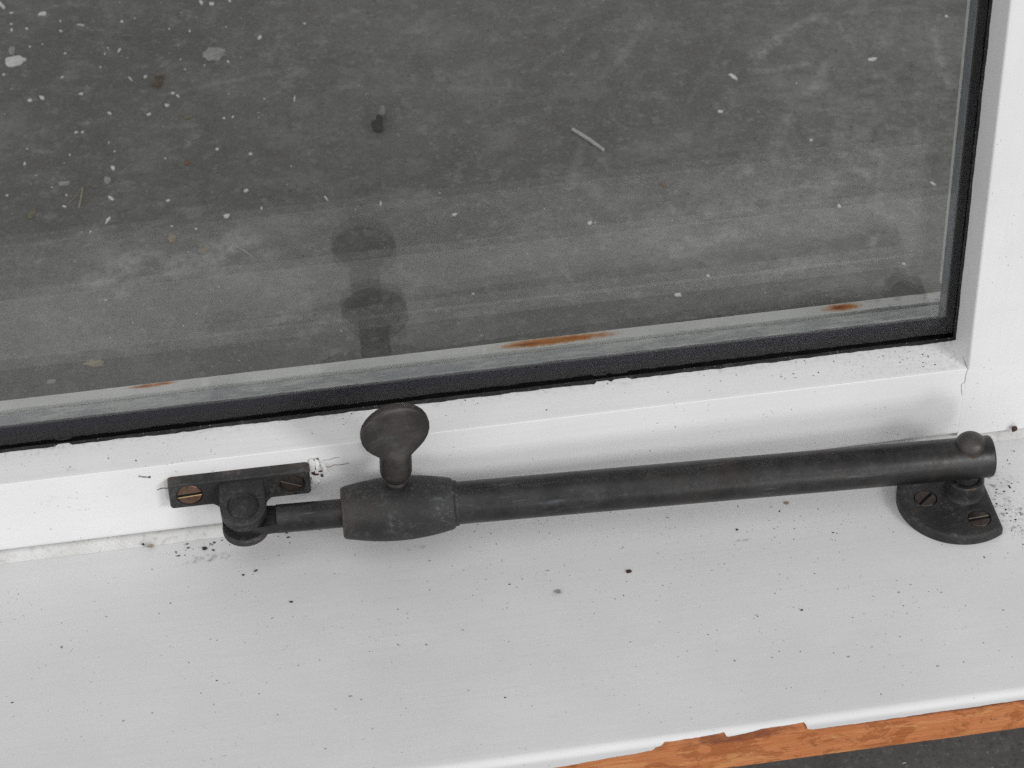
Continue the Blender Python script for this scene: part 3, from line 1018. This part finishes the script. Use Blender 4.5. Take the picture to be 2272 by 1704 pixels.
litter("paint_chip", ragged(-74.0, 382.5, 9.3, 9.2, 1, ang=-.05), FLAKE_GREY, "large squarish pale grey paint chip on the concrete, biggest of the chips", "paint chip", .5)
litter("paint_chip", ragged(-159.4, 392.8, 8.6, 7.0, 2, ang=-.05), FLAKE, "large white paint chip at the left edge of the concrete", "paint chip", .5, F + .06)
litter("paint_chip", ragged(-160.8, 401.4, 2.6, 6.0, 3), FLAKE_GREY, "narrow grey paint chip touching the top of the large white chip", "paint chip", .4)
litter("paint_chip", ragged(-121.9, 299.4, 2.8, 4.3, 4), FLAKE_GREY, "rounded grey paint chip, right of the long grey chip", "paint chip", .4)
litter("paint_chip", ragged(-139.3, 300.3, 4.4, 2.6, 5, ang=-.1), FLAKE_GREY, "long grey paint chip above the crossed straws", "paint chip", .4)
litter("paint_chip", ragged(-97.6, 256.9, 2.8, 5.4, 6), FLAKE_TAN, "beige paint chip lying on the concrete", "paint chip", .35)
litter("paint_chip", ragged(-129.3, 187.2, 7.8, 3.6, 7, ang=-.25, amp=.25), STRAW, "pale yellow oblong paint chip close behind the outer frame", "paint chip", .45)
litter("paint_chip", ragged(-145.2, 179.5, 3.2, 2.4, 8), FLAKE_GREY, "small grey chip left of the yellow chip", "paint chip", .35)
litter("dead_leaf", ragged(-98.9, 365.6, 4.0, 8.4, 9, amp=.35, ang=-.35), LEAF, "shrivelled brown leaf scrap on the concrete", "leaf", .5, curl=.03)
litter("leaf_scrap", ragged(-152.2, 282.4, 2.6, 6.4, 10, ang=-.25), FLAKE_OLIVE, "olive leaf scrap on the concrete left of the straws", "leaf", .3, curl=.02)
litter("leaf_scrap", ragged(-87.2, 337.5, 3.6, 2.6, 11), FLAKE_OLIVE, "yellowish scrap on the concrete below the brown leaf", "leaf", .3)
litter("wood_chip", ragged(-89.4, 305.2, 2.0, 2.2, 12), ORANGE, "orange brown wood chip on the concrete below the yellowish scrap", "wood chip", .4)
litter("wood_chip", ragged(-85.0, 247.2, 2.6, 5.0, 13, ang=-.5), FLAKE_TAN, "tan wood chip on a pale scuffed patch of concrete", "wood chip", .35)
litter("wood_chip", ragged(98.9, 256.2, 1.5, 2.0, 14), ORANGE, "tiny orange wood chip on the right half of the concrete", "wood chip", .4)

def stick(name, a, b, w, mat, label, cat, bend=0.0):
    A, B = Vector((a[0], a[1], F + w * .5)), Vector((b[0], b[1], F + w * .5))
    bm = bmesh.new()
    d = (B - A)
    side = Vector((-d.y, d.x, 0)).normalized()
    rings = []
    for i in range(9):
        q = i / 8
        c = A.lerp(B, q) + side * bend * math.sin(math.pi * q)
        rr = w * .5 * (1 - .35 * abs(q - .45))
        rings.append([bm.verts.new(c + side * rr * math.cos(t) + Vector((0, 0, rr * math.sin(t)))) for t in [math.pi / 3 * k for k in range(6)]])
    for u, v in zip(rings, rings[1:]):
        for k in range(6):
            bm.faces.new([u[k], u[(k + 1) % 6], v[(k + 1) % 6], v[k]])
    bm.faces.new(rings[0]); bm.faces.new(rings[-1])
    return tag(finish(bm, name, mat, None, 50, at=(A + B) / 2), label, cat)

stick("wood_sliver", (69.3, 299.3), (79.3, 282.8), 1.7, M_flat("pale_sliver", (.46, .46, .45), .2), "pale stick-like sliver lying diagonally on the concrete", "sliver", .35)
stick("wood_sliver", (-73, 246.8), (-67.3, 239.3), .8, FLAKE_GREY, "thin grey sliver lying on the concrete near the beige chip", "sliver", .3)
stick("straw", (-132.0, 296.0), (-133.6, 283.0), .8, STRAW, "thicker upright one of the two crossed straws on the concrete", "straw", .2)
stick("straw", (-132.6, 295.4), (-138.0, 286.1), .35, STRAW, "hair-thin slanting one of the two crossed straws on the concrete", "straw", .2)

# ---------------------------------------------------------------- crumbs on the sill
def crumb_bm(bm, cx, cy, z, sx, sy, sz, seed, ang=0.0, sub=1, M=None):
    rnd = random.Random(seed)
    tmp = bmesh.new()
    bmesh.ops.create_icosphere(tmp, subdivisions=sub, radius=.5)
    mp = {}
    for v in tmp.verts:
        k = rnd.uniform(.7, 1.15)
        x, y, zz = v.co.x * sx * k, v.co.y * sy * k, v.co.z * sz * k
        p = Vector((cx + x * math.cos(ang) - y * math.sin(ang), cy + x * math.sin(ang) + y * math.cos(ang), z + zz))
        mp[v] = bm.verts.new(p)
    for f in tmp.faces:
        bm.faces.new([mp[v] for v in f.verts])
    tmp.free()

def crumb(name, c, s, mat, label, cat, seed, ang=0.0):
    bm = bmesh.new()
    s = tuple(q * .8 for q in s)
    crumb_bm(bm, c[0], c[1], c[2], s[0], s[1], s[2], seed, ang, 2)
    return tag(finish(bm, name, mat, None, 50, at=c), label, cat)

crumb("wood_crumb", (28.0, -33.6, .25), (2.2, 1.8, .9), RUSTC, "small reddish brown crumb in the middle of the sill", "crumb", 1)
crumb("dirt_crumb", (7.2, -37.8, .25), (1.9, 2.0, .7), GREYDIRT, "grey dirt blob on the sill left of the brown crumb", "crumb", 2)
crumb("wood_crumb", (78.1, -14.8, .25), (1.7, 1.5, .7), FLAKE_TAN, "tan crumb on the sill just below the tube", "crumb", 3)
crumb("wood_crumb", (149.8, -1.3, 5.4), (2.4, 2.0, 3.0), RUSTC, "dark brown wood crumb on the seam at the right edge", "crumb", 4)
crumb("dirt_crumb", (-89.4, -4.2, .3), (2.0, 1.6, .9), CRUMB, "largest black crumb in front of the bracket beside the seal strip", "crumb", 5)
crumb("dirt_crumb", (-87.0, -5.2, .2), (1.2, .7, .5), CRUMB, "small black crumb just right of the largest black crumb", "crumb", 6, -.5)
crumb("dirt_crumb", (-79.2, -16.4, .2), (.9, 1.0, .5), CRUMB, "round black speck on the sill below the bracket", "crumb", 7)
crumb("dirt_crumb", (-75.6, -15.4, .2), (1.6, .7, .5), CRUMB, "oval black speck on the sill below the bracket", "crumb", 8, .5)
crumb("dirt_crumb", (-66.7, -29.0, .2), (1.5, .8, .5), CRUMB, "black speck on the sill under the inner rod", "crumb", 9, -.3)
crumb("dirt_crumb", (72.3, -56.1, .2), (1.1, .7, .5), CRUMB, "lone black speck low on the right half of the sill", "crumb", 10)
crumb("dirt_crumb", (61.6, -22.8, .2), (1.1, .9, .5), CRUMB, "slanting black speck below the tube, nearest the base plate", "crumb", 11, -.8)
crumb("dirt_crumb", (-106.6, -.9, 1.6), (1.1, .8, 1.2), M_flat("blue_black", (.012, .012, .05), .3), "dark blue bit stuck to the seal strip at left", "crumb", 12)
crumb("paint_curl", (-104.6, -1.3, 1.0), (2.6, 1.0, 1.2), FLAKE_TAN, "pinkish curl of old paint on the seal strip beside the blue bit", "paint curl", 13, .2)

# ragged lump on the floor behind the glass
lump = empty("debris_lump", (-9, 319, F), "ragged dark lump with a pale end lying on the concrete", "debris")
bm = bmesh.new()
crumb_bm(bm, -10.2, 314.8, F + 2.2, 5.4, 7.4, 5.0, 61, .2, 2)
crumb_bm(bm, -8.8, 317.8, F + 3.4, 3.0, 4.0, 3.0, 62, .2, 2)
finish(bm, "dark_end", CRUMB, lump, 35)
bm = bmesh.new()
crumb_bm(bm, -7.6, 321.6, F + 3.0, 3.8, 7.0, 3.4, 63, -.3, 2)
crumb_bm(bm, -6.6, 326.4, F + 2.2, 2.6, 3.6, 2.4, 64, -.3, 2)
finish(bm, "pale_end", M_flat("grey_metal_scrap", (.26, .26, .27), .6, .4, 700), lump, 35)

# pale flake of paint torn off at the bracket's right end
bm = bmesh.new()
for outl, tilt, lift in (([(-57.2, 26.3), (-56.2, 26.9), (-55.6, 26.0), (-55.7, 23.6), (-56.1, 22.0), (-57.1, 21.6)], .35, .2),
                         ([(-55.5, 26.6), (-54.7, 26.2), (-54.3, 24.7), (-54.9, 23.3), (-55.4, 22.2), (-55.6, 24.5)], .2, .35),
                         ([(-54.2, 25.2), (-53.1, 24.6), (-52.5, 23.2), (-52.7, 21.9), (-53.5, 21.6), (-53.3, 23.0), (-53.9, 24.2)], .5, .3),
                         ([(-56.9, 19.6), (-55.6, 19.2), (-54.6, 18.4), (-55.3, 17.4), (-56.6, 16.9), (-57.1, 18.0)], .25, .2)):
    MF = frame((0, -.12, 0), (0, -1, 0), (1, 0, 0))
    tmp = bmesh.new()
    add_prism(tmp, outl, MF, 0, .22)
    x0 = min(p[0] for p in outl)
    mp = {}
    for v in tmp.verts:
        mp[v] = bm.verts.new(v.co + Vector((0, -lift - tilt * (v.co.x - x0), 0)))
    for f in tmp.faces:
        bm.faces.new([mp[v] for v in f.verts])
    tmp.free()
o = tag(finish(bm, "paint_flake", M_flat("lifting_white_paint", (.80, .80, .79), .12), None, 20, at=(-55, -.2, 22)), "cluster of white paint flakes lifting off the rail at the bracket's right end", "paint flake")
bm = bmesh.new()
for i, (x, z, w, h) in enumerate(((-56.3, 21.2, 1.3, 2.3), (-55.4, 20.2, 1.6, .8), (-54.7, 26.0, .8, 1.4), (-53.9, 19.6, .8, 1.4), (-55.3, 17.0, .6, .9), (-55.5, 23.0, .5, 2.6), (-54.2, 21.3, 1.6, .5))):
    crumb_bm(bm, x, -.35, z, w, .6, h, 50 + i)
tag(finish(bm, "rotten_wood", RUSTC, None, 50, at=(-55, -1, 20)), "dark rotten wood bits showing at the bracket's right end", "wood")

# hair cracks in the rail paint, beside the bracket and at the mitre
def crack(p, w, mat, label):
    bm = bmesh.new()
    for a, b in zip(p, p[1:]):
        A, B = Vector(a), Vector(b)
        d = (B - A).normalized()
        s = Vector((-d.z, 0, d.x)) * w * .5
        v = [bm.verts.new(q + Vector((0, dy, 0))) for q in (A - s, B - s * .7, B + s * .7, A + s) for dy in (0, -.06)]
        for f in ((0, 2, 4, 6), (1, 7, 5, 3), (0, 1, 3, 2), (2, 3, 5, 4), (4, 5, 7, 6), (6, 7, 1, 0)):
            bm.faces.new([v[i] for i in f])
    o = finish(bm, "paint_crack", mat, sash, 20)
    return o
CRK = M_flat("crack_brown", (.20, .11, .05), .5)
crack([(-53.2, 0, 22.6), (-51.6, 0, 22.3), (-50.2, 0, 22.9), (-48.9, 0, 22.6), (-46.0, 0, 22.9)], .22, CRK, "")
crack([(-53.4, 0, 25.2), (-51.2, 0, 25.1), (-50.0, 0, 25.6), (-48.6, 0, 25.5)], .15, M_flat("crack_grey", (.2, .19, .18), .3), "")
crack([(-97.2, 0, 21.6), (-98.6, 0, 21.9), (-100.2, 0, 21.5)], .3, M_flat("crack_dark", (.06, .055, .05), .3), "")
crack([(133.03, 0, 29.6), (132.8, 0, 27.6), (132.9, 0, 25.6), (132.0, 0, 24.9), (132.1, 0, 23.2), (132.6, 0, 20.6)], .18, M_flat("crack_grey_fine", (.3, .29, .28), .3), "")

crack([(-104.6, 0, 27.6), (-103.2, 0, 27.0), (-101.8, 0, 26.7)], .7, M_flat("chip_grey", (.34, .32, .31), .5), "")
crack([(-101.9, 0, 26.9), (-101.4, 0, 26.5)], .9, M_flat("chip_brown", (.12, .07, .06), .5), "")

# specks nobody could count -------------------------------------------
def specks(name, mat, label, cat, gen, n, seed):
    rnd = random.Random(seed)
    bm = bmesh.new()
    for i in range(n):
        p = gen(rnd)
        if p is None: continue
        x, y, z, s, flat = p
        k = rnd.uniform(.7, 1.6)
        a = rnd.uniform(0, 3.14)
        top = bm.verts.new((x, y, z + s * .35) if flat == 'z' else (x, y - s * .3, z))
        ring = []
        for q in range(5):
            t = a + 2 * math.pi * q / 5
            u, w = s * .5 * k * math.cos(t) * rnd.uniform(.7, 1.2), s * .5 / k * math.sin(t) * rnd.uniform(.7, 1.2)
            ring.append(bm.verts.new((x + u, y + w, z) if flat == 'z' else (x + u, y, z + w)))
        for q in range(5):
            bm.faces.new([top, ring[q], ring[(q + 1) % 5]])
    o = finish(bm, name, mat, None, 60)
    return tag(o, label, cat, kind="stuff")

CL = [(random.Random(k + 70).gauss(30, 70), -8 - abs(random.Random(k + 170).gauss(0, 30)), random.Random(k + 270).uniform(4, 22)) for k in range(34)]
def g_sill(r):
    if r.random() < .7:
        c = r.choice(CL)
        x, y = r.gauss(c[0], c[2]), r.gauss(c[1], c[2] * .6)
    else:
        x, y = r.uniform(-150, 160), r.uniform(-90, -2)
    if not (-150 < x < 160 and -90 < y < -2): return None
    s = .10 + .34 * r.random() ** 4 + (.3 if r.random() < .03 else 0)
    return x, y, .02, s, 'z'
def g_sill2(r):
    x = r.uniform(-150, 160)
    y = r.uniform(-90, -2)
    return x, y, .02, .25 + .6 * r.random() ** 2, 'z'
def g_corner(r):
    x = 137.5 + abs(r.gauss(0, 5.5))
    y = r.uniform(-44, -3)
    return x, y, .02, .12 + .7 * r.random() ** 4, 'z'
def g_strip(r):
    x = r.gauss(-90, 10)
    y = -1.2 - abs(r.gauss(0, 2.2))
    return x, y, .03, .25 + .7 * r.random() ** 3, 'z'
def g_ledge(r):
    x = 134 - abs(r.gauss(0, 30)) if r.random() < .55 else r.uniform(-150, 130)
    y = r.uniform(2.4, 10.4)
    if x > 132.5: return None
    return x, y, 30.58 + (y - .8) * .18, .15 + .5 * r.random() ** 3, 'z'
def g_rail(r):
    return r.uniform(-150, 150), -.02, r.uniform(7, 29), .14 + .4 * r.random() ** 4, 'y'
specks("dirt_specks", M_flat("soft_dirt", (.07, .068, .066), .4), "fine dark dirt specks sprinkled over the white sill", "dirt", g_sill, 900, 1)
specks("dust_specks", GREYDIRT, "faint grey dust spots over the white sill", "dust", g_sill2, 110, 2)
specks("dirt_specks", CRUMB, "black dirt gathered on the sill right of the base plate", "dirt", g_corner, 170, 3)
specks("dirt_specks", CRUMB, "black dirt bits along the seal strip by the bracket", "dirt", g_strip, 40, 4)
specks("dirt_specks", CRUMB, "fine dirt specks on the ledge in front of the glass", "dirt", g_ledge, 200, 5)
specks("dust_specks", GREYDIRT, "sparse grey specks on the front of the white rail", "dust", g_rail, 70, 6)

def g_floor(r):
    x = r.uniform(-180, 20) if r.random() < .8 else r.uniform(20, 250)
    y = r.uniform(90, 450)
    return x, y, F + .02, .25 + .55 * r.random() ** 3, 'z'
def g_floor2(r):
    return r.uniform(-180, 260), r.uniform(90, 450), F + .02, .3 + .9 * r.random() ** 4, 'z'
def g_floor3(r):
    return r.uniform(-60, 200), r.uniform(-70, 0), F + .02, .3 + .8 * r.random() ** 3, 'z'
specks("paint_dust", FLAKE, "tiny white paint specks strewn over the concrete", "paint dust", g_floor, 420, 7)
specks("floor_grit", CRUMB, "dark grit on the concrete behind the glass", "grit", g_floor2, 220, 8)
specks("paint_dust", FLAKE_GREY, "grey specks on the dark concrete below the sill", "paint dust", g_floor3, 160, 9)
